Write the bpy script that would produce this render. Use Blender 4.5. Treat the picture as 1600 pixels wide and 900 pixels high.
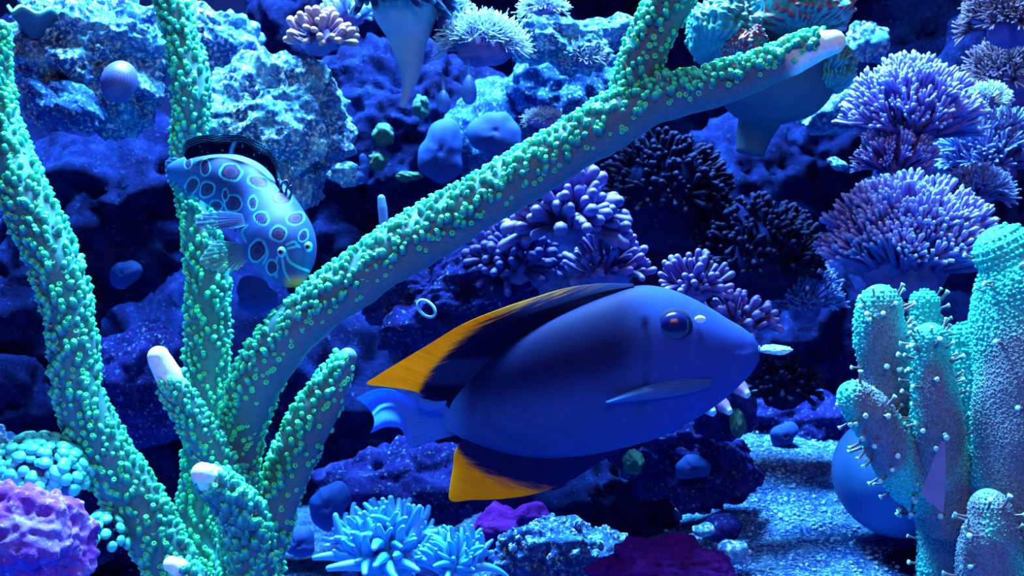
import bpy, bmesh, math, random
import numpy as np
from mathutils import Vector, Matrix, noise, Quaternion

for o in list(bpy.data.objects):
    bpy.data.objects.remove(o)
S = bpy.context.scene
COL = S.collection
rnd = random.Random(7)

# ------------------------------------------------------------------ camera
CAM_Z, CAM_Y, FPX = 0.24, -0.62, 1740.0
cd = bpy.data.cameras.new('camera'); cam = bpy.data.objects.new('camera', cd); COL.objects.link(cam)
cam.location = (0, CAM_Y, CAM_Z); cam.rotation_euler = (math.pi/2, 0, 0)
cd.sensor_width = 36; cd.lens = 36*FPX/1600; cd.clip_start = 0.01
cd.dof.use_dof = True; cd.dof.focus_distance = 0.62; cd.dof.aperture_fstop = 15
S.camera = cam
# ------------------------------------------------------------------ water light (world), lamps, exposure
w = bpy.data.worlds.new('water'); S.world = w; w.use_nodes = True
bg = w.node_tree.nodes['Background']
bg.inputs[0].default_value = (0.001, 0.012, 0.55, 1); bg.inputs[1].default_value = 0.36
def area(name, loc, rot, sx, sy, power, col, spread):
    l = bpy.data.lights.new(name, 'AREA'); l.shape = 'RECTANGLE'; l.size = sx; l.size_y = sy
    l.energy = power; l.color = col; l.spread = math.radians(spread)
    o = bpy.data.objects.new(name, l); COL.objects.link(o); o.location = loc; o.rotation_euler = rot
    return o
area('reef_lamp_white', (-0.10, 0.20, 1.20), (math.radians(4), 0, 0), 0.60, 0.28, 74, (0.31, 0.78, 1.0), 105)
area('reef_lamp_blue', (0.15, -0.30, 1.15), (math.radians(-24), 0, 0), 0.9, 0.25, 5, (0.05, 0.40, 1.0), 160)
area('fill_lamp_warm', (0.10, -1.25, 0.95), (math.radians(60), 0, 0), 0.7, 0.4, 8.5, (1.0, 0.50, 0.16), 180)  # added warm fill from the front, gives the orange fins their red
S.view_settings.view_transform = 'Standard'; S.view_settings.look = 'None'
S.view_settings.exposure = 0.0; S.view_settings.gamma = 1.0

# ------------------------------------------------------------------ helpers
def P(px, py, Y=0.0):
    d = Y - CAM_Y
    return Vector(((px-800)/FPX*d, Y, CAM_Z + (450-py)/FPX*d))
def L(px, Y=0.0): return px/FPX*(Y-CAM_Y)
def lerp(a, b, t): return a+(b-a)*t
def sm(a, b, x):
    t = np.clip((x-a)/(b-a), 0, 1); return t*t*(3-2*t)
def s2l(r, g, b):
    f = lambda c: (c/255/12.92 if c/255 <= 0.04045 else ((c/255+0.055)/1.055)**2.4)
    return (f(r), f(g), f(b))
ORG = {}
def tag(o, label=None, cat=None, group=None, kind=None):
    if label: o['label'] = label
    if cat: o['category'] = cat
    if group: o['group'] = group
    if kind: o['kind'] = kind
    return o
def thing(name, label, cat, loc, group=None):
    o = bpy.data.objects.new(name, None); COL.objects.link(o); o.location = loc; o.empty_display_size = 0.01
    ORG[o.name] = Vector(loc)
    return tag(o, label, cat, group)
def mk(name, V, F, mat, attrs=None, smooth=True):
    me = bpy.data.meshes.new(name)
    V = np.asarray(V, dtype=float)
    me.from_pydata([tuple(v) for v in V], [], F)
    if smooth: me.polygons.foreach_set('use_smooth', [True]*len(me.polygons))
    for k, a in (attrs or {}).items():
        a = np.asarray(a, dtype=np.float32)
        if a.ndim == 1:
            at = me.attributes.new(k, 'FLOAT', 'POINT'); at.data.foreach_set('value', a)
        else:
            if a.shape[1] == 3: a = np.hstack([a, np.ones((len(a), 1), np.float32)])
            at = me.attributes.new(k, 'FLOAT_COLOR', 'POINT'); at.data.foreach_set('color', a.ravel())
    if mat: me.materials.append(mat)
    me.update()
    return me
def obj(name, V, F, mat, parent=None, attrs=None, origin=None, smooth=True, kind=None):
    """V in world coordinates; object origin at `origin` (top-level) or at its parent's origin"""
    V = np.asarray(V, dtype=float)
    if parent is not None: org = ORG[parent.name]
    else: org = Vector(origin) if origin is not None else Vector(V.mean(0))
    me = mk(name, V-np.array(org), F, mat, attrs, smooth)
    o = bpy.data.objects.new(name, me); COL.objects.link(o)
    if parent is not None: o.parent = parent
    else: o.location = org
    ORG[o.name] = org
    if kind: o['kind'] = kind
    return o
def inst(name, me, M, parent):
    o = bpy.data.objects.new(name, me); COL.objects.link(o); o.parent = parent
    M = M.copy(); M.translation = M.translation-ORG[parent.name]
    o.matrix_local = M
    return o
def orient(loc, d, sc, roll=0.0, wide=1.0):
    q = Vector(d).normalized().to_track_quat('Z', 'Y') @ Quaternion((0, 0, 1), roll)
    return Matrix.Translation(loc) @ q.to_matrix().to_4x4() @ Matrix.Diagonal((sc*wide, sc*wide, sc, 1))
def join_inst(tmpl, mats):
    V, F, A = tmpl; V = np.asarray(V); n = len(V)
    VV = np.hstack([V, np.ones((n, 1))])
    outV, outF = [], []
    for i, M in enumerate(mats):
        outV.append((VV @ np.array(M).T)[:, :3])
        outF += [tuple(k+i*n for k in f) for f in F]
    return np.vstack(outV), outF, np.tile(np.asarray(A), len(mats))
def merge(parts):
    Vs, Fs, As, k = [], [], [], 0
    for V, F, A in parts:
        Vs.append(np.asarray(V)); As.append(np.asarray(A)); Fs += [tuple(i+k for i in f) for f in F]; k += len(V)
    return np.vstack(Vs), Fs, np.concatenate(As)
def catmull(pts, n):
    """smooth resample of control points (any dimension) at n uniform chord-length parameters"""
    p = np.asarray(pts, float); m = len(p)
    d = np.linalg.norm(np.diff(p[:, :min(3, p.shape[1])], axis=0), axis=1)
    t = np.concatenate([[0], np.cumsum(np.maximum(d, 1e-9))])
    T = np.gradient(p, t, axis=0) if m > 2 else np.tile((p[1]-p[0])/t[1], (2, 1))
    u = np.linspace(0, t[-1], n); i = np.clip(np.searchsorted(t, u, side='right')-1, 0, m-2)
    h = (t[i+1]-t[i])[:, None]; s = ((u-t[i])[:, None])/h
    return ((2*s**3-3*s**2+1)*p[i]+(s**3-2*s**2+s)*h*T[i]+(-2*s**3+3*s**2)*p[i+1]+(s**3-s**2)*h*T[i+1])
def frames(C):
    n = len(C); T = np.gradient(C, axis=0); T /= np.linalg.norm(T, axis=1)[:, None]+1e-12
    N = np.zeros_like(C); a = np.array([0, -1.0, 0]) if abs(T[0][1]) < .9 else np.array([1.0, 0, 0])
    v = a-T[0]*a.dot(T[0]); N[0] = v/np.linalg.norm(v)
    for i in range(1, n):
        v = N[i-1]-T[i]*N[i-1].dot(T[i]); N[i] = v/np.linalg.norm(v)
    return T, N, np.cross(T, N)
def tube(C, R, seg=12, caps=True, round_end=0):
    """swept tube along centres C with radii R; round_end adds dome rings at the last end"""
    C = np.asarray(C, float); R = np.asarray(R, float)
    T, N, B = frames(C)
    if round_end:
        k = round_end; th = np.linspace(0, math.pi/2*.97, k+1)[1:]
        C = np.vstack([C, C[-1]+np.outer(np.sin(th)*R[-1], T[-1])])
        R = np.concatenate([R, R[-1]*np.cos(th)])
        T = np.vstack([T, np.tile(T[-1], (k, 1))]); N = np.vstack([N, np.tile(N[-1], (k, 1))]); B = np.vstack([B, np.tile(B[-1], (k, 1))])
    a = np.arange(seg)/seg*2*math.pi
    V = (C[:, None, :]+R[:, None, None]*(np.cos(a)[None, :, None]*N[:, None, :]+np.sin(a)[None, :, None]*B[:, None, :])).reshape(-1, 3)
    n = len(C)
    F = [(i*seg+j, i*seg+(j+1) % seg, (i+1)*seg+(j+1) % seg, (i+1)*seg+j) for i in range(n-1) for j in range(seg)]
    if caps:
        F.append(tuple(range(seg))[::-1]); F.append(tuple((n-1)*seg+j for j in range(seg)))
    return V, F
def lathe(prof, seg):
    """prof: list of (r, z, tip)"""
    V, A = [], []
    for r, z, t in prof:
        for j in range(seg):
            a = j/seg*2*math.pi; V.append((r*math.cos(a), r*math.sin(a), z)); A.append(t)
    n = len(prof)
    F = [(i*seg+j, i*seg+(j+1) % seg, (i+1)*seg+(j+1) % seg, (i+1)*seg+j) for i in range(n-1) for j in range(seg)]
    F.append(tuple((n-1)*seg+j for j in range(seg)))
    return np.array(V), F, np.array(A)
_ico = {}
def ico(k):
    if k not in _ico:
        bm = bmesh.new(); bmesh.ops.create_icosphere(bm, subdivisions=k, radius=1.0)
        V = np.array([v.co[:] for v in bm.verts]); F = [tuple(v.index for v in f.verts) for f in bm.faces]; bm.free()
        _ico[k] = (V, F)
    return _ico[k]
def fbm(p, o=4): return noise.fractal(p, 0.9, 2.1, o)

# ------------------------------------------------------------------ materials
def new_mat(name):
    m = bpy.data.materials.new(name); m.use_nodes = True
    nt = m.node_tree; b = nt.nodes['Principled BSDF']
    return m, nt, b
def nd(nt, t, **kw):
    n = nt.nodes.new(t)
    for k, v in kw.items():
        if k in ('operation', 'blend_type', 'data_type', 'feature', 'attribute_name', 'noise_dimensions'): setattr(n, k, v)
        else: n.inputs[k].default_value = v
    return n
def mixc(nt, fac, a, b, mode='MIX'):
    n = nt.nodes.new('ShaderNodeMix'); n.data_type = 'RGBA'; n.blend_type = mode
    for sock, v in ((n.inputs[0], fac), (n.inputs[6], a), (n.inputs[7], b)):
        if isinstance(v, bpy.types.NodeSocket): nt.links.new(v, sock)
        elif isinstance(v, (int, float)): sock.default_value = v
        else: sock.default_value = (*v, 1)
    return n.outputs[2]
def ramp(nt, fac, stops):
    r = nt.nodes.new('ShaderNodeValToRGB'); nt.links.new(fac, r.inputs[0])
    e = r.color_ramp.elements
    while len(e) < len(stops): e.new(0.5)
    for q, (p, c) in zip(e, stops):
        q.position = p; q.color = (*c, 1) if len(c) == 3 else c
    return r.outputs[0]
def noi(nt, scale, detail=4, rough=.6):
    tc = nt.nodes.new('ShaderNodeTexCoord')
    n = nd(nt, 'ShaderNodeTexNoise', Scale=scale, Detail=detail, Roughness=rough)
    nt.links.new(tc.outputs['Object'], n.inputs['Vector']); return n.outputs[0]
def bump(nt, b, h, strength, dist=.002):
    n = nd(nt, 'ShaderNodeBump', Strength=strength, Distance=dist)
    nt.links.new(h, n.inputs['Height']); nt.links.new(n.outputs[0], b.inputs['Normal'])
def rock_mat(name, dark, mid, light, crust, scale=40, crust_at=.62, bs=.9):
    m, nt, b = new_mat(name)
    n1 = noi(nt, scale, 6, .65); n2 = noi(nt, scale*7, 6, .75); n3 = noi(nt, scale*.45, 3, .6)
    c = ramp(nt, n1, [(.32, dark), (.5, mid), (.66, light)])
    f = ramp(nt, n3, [(.5, (0, 0, 0)), (.62, (1, 1, 1))])
    sp = ramp(nt, n2, [(crust_at-.05, (0, 0, 0)), (crust_at+.06, (1, 1, 1))])
    c = mixc(nt, sp, c, crust)
    g = mixc(nt, .5, c, light, 'MULTIPLY')
    c = mixc(nt, f, c, g)
    nt.links.new(c, b.inputs['Base Color']); b.inputs['Roughness'].default_value = .85
    b.inputs['Specular IOR Level'].default_value = .03
    bump(nt, b, n2, bs, .004)
    return m
def tip_mat(name, stops, rough=.5, spec=.3, var=.25, nscale=300, trans=0.0, bs=.15):
    """colour along a float attribute «tip» (0 root .. 1 tip)"""
    m, nt, b = new_mat(name)
    at = nd(nt, 'ShaderNodeAttribute', attribute_name='tip')
    c = ramp(nt, at.outputs['Fac'], stops)
    oi = nt.nodes.new('ShaderNodeObjectInfo')
    n = noi(nt, nscale, 3)
    c = mixc(nt, var, c, ramp(nt, n, [(.3, (.35, .35, .4)), (.7, (1.3, 1.3, 1.25))]), 'MULTIPLY')
    c = mixc(nt, var, c, ramp(nt, oi.outputs['Random'], [(0, (.6, .65, .75)), (1, (1.25, 1.2, 1.15))]), 'MULTIPLY')
    nt.links.new(c, b.inputs['Base Color']); b.inputs['Roughness'].default_value = rough
    b.inputs['Specular IOR Level'].default_value = spec
    bump(nt, b, n, bs, .0006)
    if trans:
        t = nt.nodes.new('ShaderNodeBsdfTranslucent'); nt.links.new(c, t.inputs[0])
        mx = nt.nodes.new('ShaderNodeMixShader'); mx.inputs[0].default_value = trans
        nt.links.new(b.outputs[0], mx.inputs[1]); nt.links.new(t.outputs[0], mx.inputs[2])
        nt.links.new(mx.outputs[0], nt.nodes['Material Output'].inputs[0])
    return m
def col_mat(name, rough=.5, spec=.3, nscale=200, var=.2, bs=.1, trans=0.0, clear=0.0, voro=0, vb=.5, coat=0):
    m, nt, b = new_mat(name)
    at = nd(nt, 'ShaderNodeAttribute', attribute_name='Col')
    n = noi(nt, nscale, 3)
    c = mixc(nt, var, at.outputs['Color'], ramp(nt, n, [(.3, (.3, .3, .4)), (.7, (1.3, 1.3, 1.3))]), 'MULTIPLY')
    nt.links.new(c, b.inputs['Base Color']); b.inputs['Roughness'].default_value = rough
    b.inputs['Specular IOR Level'].default_value = spec; b.inputs['Coat Weight'].default_value = coat
    h = n
    if voro:
        tc = nt.nodes.new('ShaderNodeTexCoord'); v = nd(nt, 'ShaderNodeTexVoronoi', Scale=voro)
        nt.links.new(tc.outputs['Object'], v.inputs['Vector']); h = v.outputs['Distance']
        c2 = mixc(nt, vb, c, ramp(nt, h, [(.1, (.45, .4, .5)), (.55, (1.15, 1.2, 1.15))]), 'MULTIPLY')
        nt.links.new(c2, b.inputs['Base Color'])
    bump(nt, b, h, bs, .001)
    sh = b.outputs[0]
    if trans:
        t = nt.nodes.new('ShaderNodeBsdfTranslucent'); nt.links.new(c, t.inputs[0])
        mx = nt.nodes.new('ShaderNodeMixShader'); mx.inputs[0].default_value = trans
        nt.links.new(sh, mx.inputs[1]); nt.links.new(t.outputs[0], mx.inputs[2]); sh = mx.outputs[0]
    if clear:
        t = nt.nodes.new('ShaderNodeBsdfTransparent')
        mx = nt.nodes.new('ShaderNodeMixShader'); mx.inputs[0].default_value = clear
        nt.links.new(sh, mx.inputs[1]); nt.links.new(t.outputs[0], mx.inputs[2]); sh = mx.outputs[0]
    nt.links.new(sh, nt.nodes['Material Output'].inputs[0])
    return m
def flat_mat(name, c1, c2, scale=60, rough=.6, spec=.2, bs=.2):
    m, nt, b = new_mat(name)
    n = noi(nt, scale, 4)
    nt.links.new(ramp(nt, n, [(.35, c1), (.65, c2)]), b.inputs['Base Color'])
    b.inputs['Roughness'].default_value = rough; b.inputs['Specular IOR Level'].default_value = spec
    bump(nt, b, n, bs, .001)
    return m
M = {}
M['rock'] = rock_mat('live_rock', (.003, .016, .16), (.010, .06, .34), (.04, .18, .54), (.22, .56, .82), 46, .58)
M['rock_pale'] = rock_mat('pale_live_rock', (.004, .02, .18), (.022, .12, .46), (.14, .50, .80), (.58, .94, .98), 44, .56, 1.0)
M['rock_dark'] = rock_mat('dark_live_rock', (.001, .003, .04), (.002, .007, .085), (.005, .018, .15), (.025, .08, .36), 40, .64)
M['rock_violet'] = rock_mat('violet_live_rock', (.003, .004, .075), (.007, .011, .16), (.02, .03, .28), (.12, .28, .7), 44, .62)
M['rock_coralline'] = rock_mat('coralline_rock', (.035, .003, .14), (.075, .007, .22), (.11, .02, .36), (.06, .09, .45), 40, .66)
M['rock_magenta'] = rock_mat('magenta_coralline_rock', (.09, .008, .28), (.16, .05, .48), (.26, .22, .76), (.45, .58, .92), 30, .62, .6)
M['sand'] = rock_mat('coral_sand', (.003, .028, .26), (.010, .08, .44), (.05, .24, .68), (.30, .66, .95), 60, .56)
M['splinter'] = flat_mat('cyan_splinter', (.10, .62, .90), (.4, .92, .98), 200, .4, .4)
M['branch'] = col_mat('branch_skin', .55, .25, 400, .3, .2)
M['polyp'] = tip_mat('green_polyp', [(0, (.012, .15, .26)), (.25, (.016, .32, .36)), (.60, (.035, .76, .56)), (.85, (.035, .98, .36)), (1, (.008, .46, .07))], .32, .55, .2, trans=.15)
M['fish'] = col_mat('tang_skin', .6, .04, 120, .12, .05)
M['fin'] = col_mat('tang_fin', .6, .03, 120, .1, .05, trans=.35)
M['clearfin'] = col_mat('clear_fin', .45, .3, 120, .1, .05, trans=.4, clear=.35)
M['dragonet'] = col_mat('dragonet_skin', .6, .18, 160, .15, .08)
M['leather'] = col_mat('leather_coral_skin', .6, .2, 300, .2, .8, voro=620, vb=.75)
M['smooth'] = flat_mat('smooth_blue_stone', (.010, .07, .30), (.016, .10, .38), 12, .5, .3, .03)

# ------------------------------------------------------------------ the tank: floor of sand, back wall
nx, ny = 150, 110
fx = np.linspace(-.95, .95, nx); fy = np.linspace(-.35, .95, ny)
fV = []
for y in fy:
    for x in fx:
        m = math.exp(-((x-.22)/.20)**2)
        z = .006 + m*(.055+.17*max(0, min(y, .42)+.02)) + .0022*fbm(Vector((x*14, y*14, 0)), 5) + .0025*noise.noise(Vector((x*90, y*90, 3)))
        fV.append((x, y, z))
fF = [(j*nx+i, j*nx+i+1, (j+1)*nx+i+1, (j+1)*nx+i) for j in range(ny-1) for i in range(nx-1)]
floor = obj('floor', fV, fF, M['sand'], origin=(0, 0, 0)); tag(floor, kind='structure')
def floor_z(x, y):
    m = math.exp(-((x-.22)/.20)**2)
    return .006 + m*(.055+.17*max(0, min(y, .42)+.02))
gm = []
for k in range(3200):
    y = rnd.uniform(-.05, .42); x = rnd.gauss(.22, .10)
    s = rnd.uniform(.0006, .0018)
    gm.append(Matrix.Translation((x, y, floor_z(x, y)+s*.3)) @ Matrix.Rotation(rnd.random()*6, 4, 'Z') @ Matrix.Diagonal((s, s*rnd.uniform(.6, 1.3), s*.7, 1)))
v_, f_ = ico(1)
gv, gf, ga = join_inst((v_, f_, np.zeros(len(v_))), gm)
M['gravel'] = flat_mat('coral_gravel', (.03, .20, .58), (.22, .52, .85), 45, .8)
obj('gravel', gv, gf, M['gravel'], floor, kind='stuff', smooth=False)
M['backwall'] = flat_mat('tank_back', (.004, .010, .10), (.008, .02, .16), 4, .8)
wv = [(-1.4, .95, 0), (1.4, .95, 0), (1.4, .95, 1.0), (-1.4, .95, 1.0), (-1.4, .99, 0), (1.4, .99, 0), (1.4, .99, 1.0), (-1.4, .99, 1.0)]
wf = [(0, 1, 2, 3), (5, 4, 7, 6), (4, 0, 3, 7), (1, 5, 6, 2), (3, 2, 6, 7), (4, 5, 1, 0)]
tag(obj('wall_back', wv, wf, M['backwall'], origin=(0, .95, 0), smooth=False), kind='structure')

# ------------------------------------------------------------------ live rocks
def rock(label, px, py, rx, rz, Y, mat='rock', ry=None, k=5, rough=1.0, rot=0.0, seed=None, name='live_rock', cat='rock', group=None):
    c = P(px, py, Y); a, b = L(rx, Y), L(rz, Y); ry = ry or (.55 if mat == 'rock_dark' else .8)*(a+b)/2
    V0, F = ico(k); sd = Vector((rnd.uniform(-50, 50), rnd.uniform(-50, 50), rnd.uniform(-50, 50)))
    Rm = Matrix.Rotation(rot, 3, 'Y')
    big = max(a, b)
    out = []
    sc_ = min(1.5, big/.05)
    for v in V0:
        p = Vector(v); q = p*1.3+sd; wq = Vector((p.x*a, p.y*ry, p.z*b))/.045+sd
        d = 1+.32*fbm(q, 4)*rough
        wp = wq+noise.noise_vector(wq*.8)*.5
        h = .010*rough*sc_*(noise.ridged_multi_fractal(wp, .9, 2.1, 5, 1.0, 2.0)*.55-.55)
        vd = noise.voronoi(wp*1.7)[0]
        h -= .010*rough*sc_*max(0, .38-vd[0])/.38
        h += .0035*rough*min(1, sc_)*noise.noise(wq*3.7)
        if k >= 6: h += .0022*rough*noise.noise(wq*9)-.004*rough*max(0, .30-noise.voronoi(wq*5.5)[0][0])/.30
        s = Vector((p.x*a*d, p.y*ry*d, p.z*b*d))+p*h
        out.append(Rm @ s + c)
    o = obj(name, out, F, M[mat], origin=c)
    return tag(o, label, cat, group)
G = 'rocks of the reef behind'
rock('blue live rock with bright pitted ridges in the top left corner', 150, 95, 122, 108, .24, 'rock_pale', k=7, rot=.2)
rock('small pale rock spur jutting left below the ridged top left rock', 105, 165, 60, 38, .20, 'rock', k=5, rot=.5)
rock('large bright cyan rock sloping down right behind the spotted fish', 420, 205, 120, 116, .20, 'rock_pale', k=7, rot=.55)
rock('pale rock shoulder beside the top of the upright coral branch', 345, 70, 74, 52, .25, 'rock_pale', k=6, rot=.4)
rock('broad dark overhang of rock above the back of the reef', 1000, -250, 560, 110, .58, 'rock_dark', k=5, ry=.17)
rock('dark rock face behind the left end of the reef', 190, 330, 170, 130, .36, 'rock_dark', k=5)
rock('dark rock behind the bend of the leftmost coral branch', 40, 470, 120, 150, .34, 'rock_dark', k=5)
rock('dim violet blue rock between the leftmost and the upright branch', 215, 600, 105, 85, .22, 'rock_violet', k=5, rot=-.3)
rock('dark rock in the gap right of the spotted fish, behind the slim tube', 535, 395, 90, 85, .36, 'rock_dark', k=5)
rock('dark rock at the left edge behind the teal beads', 0, 650, 110, 90, .30, 'rock_dark', k=5)
rock('dark rock at the foot of the upright branch', 190, 790, 150, 110, .26, 'rock_dark', k=5)
rock('dark crevice rock with sponges below the pale stalk', 640, 210, 150, 150, .36, 'rock_dark', k=6)
rock('dark rock behind the brown soft coral at the top', 520, 40, 130, 110, .42, 'rock_dark', k=5)
rock('blue rock below the pale feathery coral', 770, 215, 70, 80, .30, 'rock', k=5)
rock('brilliant white blue ledge above the long branch', 878, 72, 76, 36, .20, 'rock_pale', k=6, rot=.2)
rock('pale tongue of rock left of the forked branch', 950, 52, 48, 26, .22, 'rock_pale', k=5, rot=-.3)
rock('dark blue boulder under the white ledge', 900, 140, 100, 75, .28, 'rock', k=5)
rock('speckled violet rock between the long branch and the orange fin', 700, 460, 140, 75, .16, 'rock_violet', k=6, rot=-.3)
rock('dark rock behind the tail of the orange finned fish', 560, 640, 170, 150, .30, 'rock_dark', k=5)
rock('blue rock with a dim flat face below the fish tail', 630, 760, 130, 60, .24, 'rock_violet', k=5)
rock('purple blue rock directly under the belly of the large fish', 1060, 715, 110, 70, .14, 'rock_violet', k=6, rot=.3)
rock('dark rock under the anal fin, behind the anemone', 900, 790, 150, 75, .18, 'rock_dark', k=5)
rock('rubble rock with bright grains at the bottom, left of the purple rock', 880, 868, 100, 52, .04, 'rock', k=5)
rock('dark maroon rock beside the right edge of the anemone', 800, 835, 60, 48, .07, 'rock_coralline', k=5)
rock('deep purple coralline rock at the bottom centre', 1035, 893, 108, 46, -.02, 'rock_coralline', k=6)
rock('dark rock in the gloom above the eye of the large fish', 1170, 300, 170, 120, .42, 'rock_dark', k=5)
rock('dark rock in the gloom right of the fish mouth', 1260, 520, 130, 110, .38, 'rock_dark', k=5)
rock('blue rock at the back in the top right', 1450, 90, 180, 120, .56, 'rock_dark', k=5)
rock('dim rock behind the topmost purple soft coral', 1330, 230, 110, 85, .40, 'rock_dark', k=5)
rock('bright cyan rock point left of the upper purple soft coral', 1316, 172, 66, 34, .22, 'rock_pale', k=5, rot=-.25)
rock('small bright rock beside the white branch tip', 1352, 68, 36, 34, .28, 'rock_pale', k=5)
rock('tiny bright stone alone in the dark below the cyan rock point', 1308, 257, 17, 9, .345, 'rock_pale', k=4, rot=.4)
rock('rock carrying the purple soft corals on the right', 1500, 330, 130, 130, .34, 'rock_dark', k=5)
rock('dark rock holding the brown soft coral in the top right corner', 1570, 110, 90, 110, .44, 'rock_dark', k=5)
rock('bright magenta coralline rock in the bottom left corner', 35, 852, 100, 92, -.06, 'rock_magenta', k=6, rough=.9)
rock('white stone at the left edge above the teal beads', -8, 694, 30, 30, .0, 'rock_pale', k=4)
rock('whitish knob of rock right of the spotted fish', 542, 272, 27, 18, .16, 'rock_pale', k=4)
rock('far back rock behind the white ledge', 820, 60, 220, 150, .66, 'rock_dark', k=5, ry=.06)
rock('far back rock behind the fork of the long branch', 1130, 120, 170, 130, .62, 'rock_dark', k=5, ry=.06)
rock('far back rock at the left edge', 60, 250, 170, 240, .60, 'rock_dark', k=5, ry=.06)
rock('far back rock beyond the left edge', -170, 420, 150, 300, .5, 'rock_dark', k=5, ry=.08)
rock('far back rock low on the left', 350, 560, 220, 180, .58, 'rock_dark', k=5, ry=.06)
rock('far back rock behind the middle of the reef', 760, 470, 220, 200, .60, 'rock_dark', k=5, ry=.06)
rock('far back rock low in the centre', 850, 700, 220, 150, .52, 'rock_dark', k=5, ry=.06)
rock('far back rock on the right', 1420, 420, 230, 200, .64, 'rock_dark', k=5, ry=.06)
rock('dark rock behind the smooth blue dome', 1250, 660, 90, 45, .34, 'rock_violet', k=5)
rock('lumpy rock under the mouth carrying pale cones', 1128, 645, 48, 42, .10, 'rock_violet', k=5)
rock('bright cyan splinter in front of the fish mouth', 1212, 547, 26, 9, .06, 'splinter', k=4)
rock('rock bed under the finger leather coral', 1540, 930, 150, 90, .05, 'rock_dark', k=5)
rock('grey blue rock under the anemone', 640, 925, 110, 45, .0, 'rock_dark', k=5)
for q, (px, py, s, lb) in enumerate([(1100, 828, 16, 'left of the dim lilac stone'), (1148, 862, 26, 'lowest of the pale rubble, right of the purple rock'), (1085, 842, 12, 'just above the purple rock'), (968, 842, 14, 'in the rubble left of the purple rock'), (936, 862, 13, 'in the rubble, farthest left')]):
    rock('small pale blue rubble stone '+lb, px, py, s, s*.7, .03+.02*q % .05, 'rock_pale', k=3, name='rubble_stone', cat='stone', group='pale rubble stones at the bottom')
rub = [o for o in bpy.data.objects if o.get('label', '').startswith('rubble rock with bright grains')][0]
fm = []
for v in rub.data.vertices:
    if v.normal.z > .1 and v.normal.y < .5 and rnd.random() < .16:
        q_ = rnd.uniform(.0008, .0032)
        fm.append(Matrix.Translation(v.co+rub.location) @ Matrix.Rotation(rnd.random()*6, 4, (rnd.random(), 1, .3)) @ Matrix.Diagonal((q_, q_*rnd.uniform(.5, 1.6), q_*.8, 1)))
gv, gf, ga = join_inst((v_, f_, np.zeros(len(v_))), fm)
obj('fragments', gv, gf, M['rock_pale'], rub, kind='stuff', smooth=False)
rock('dim lilac round stone on the sand slope', 1128, 825, 30, 24, .06, 'rock_violet', k=4, rough=.4, name='stone', cat='stone')

# ------------------------------------------------------------------ branching coral colony
def tmpl_nub(seg=6, bend=.25):
    V, F, A = lathe([(.98, -.30, .0), (.70, .10, .18), (.56, .45, .42), (.50, .72, .70), (.36, .88, .88), (.20, .88, .85), (.08, .72, 1.0)], seg)
    V[:, 0] += bend*np.maximum(V[:, 2], 0)**2
    return V, F, A
def tmpl_ring(seg=7):
    return lathe([(.66, -.2, .15), (.60, .22, .5), (.46, .36, .85), (.28, .34, .85), (.12, .16, 1.0)], seg)
NUB, RING = tmpl_nub(7), tmpl_ring()
NUB2 = tmpl_nub(7, .5)
me_nub = [mk('polyp', NUB[0], NUB[1], M['polyp'], {'tip': NUB[2]}), mk('polyp', NUB2[0], NUB2[1], M['polyp'], {'tip': NUB2[2]})]
me_ring = mk('polyp', RING[0], RING[1], M['polyp'], {'tip': RING[2]})
colony = thing('branching_coral', 'large branching coral with green tipped nubs, its long arm crossing the view', 'coral', P(330, 930, .02))
GREEN, MAUVE, WHITE = np.array((.016, .26, .32)), np.array((.055, .125, .21)), np.array((.62, .95, .98))
cand = []
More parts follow.
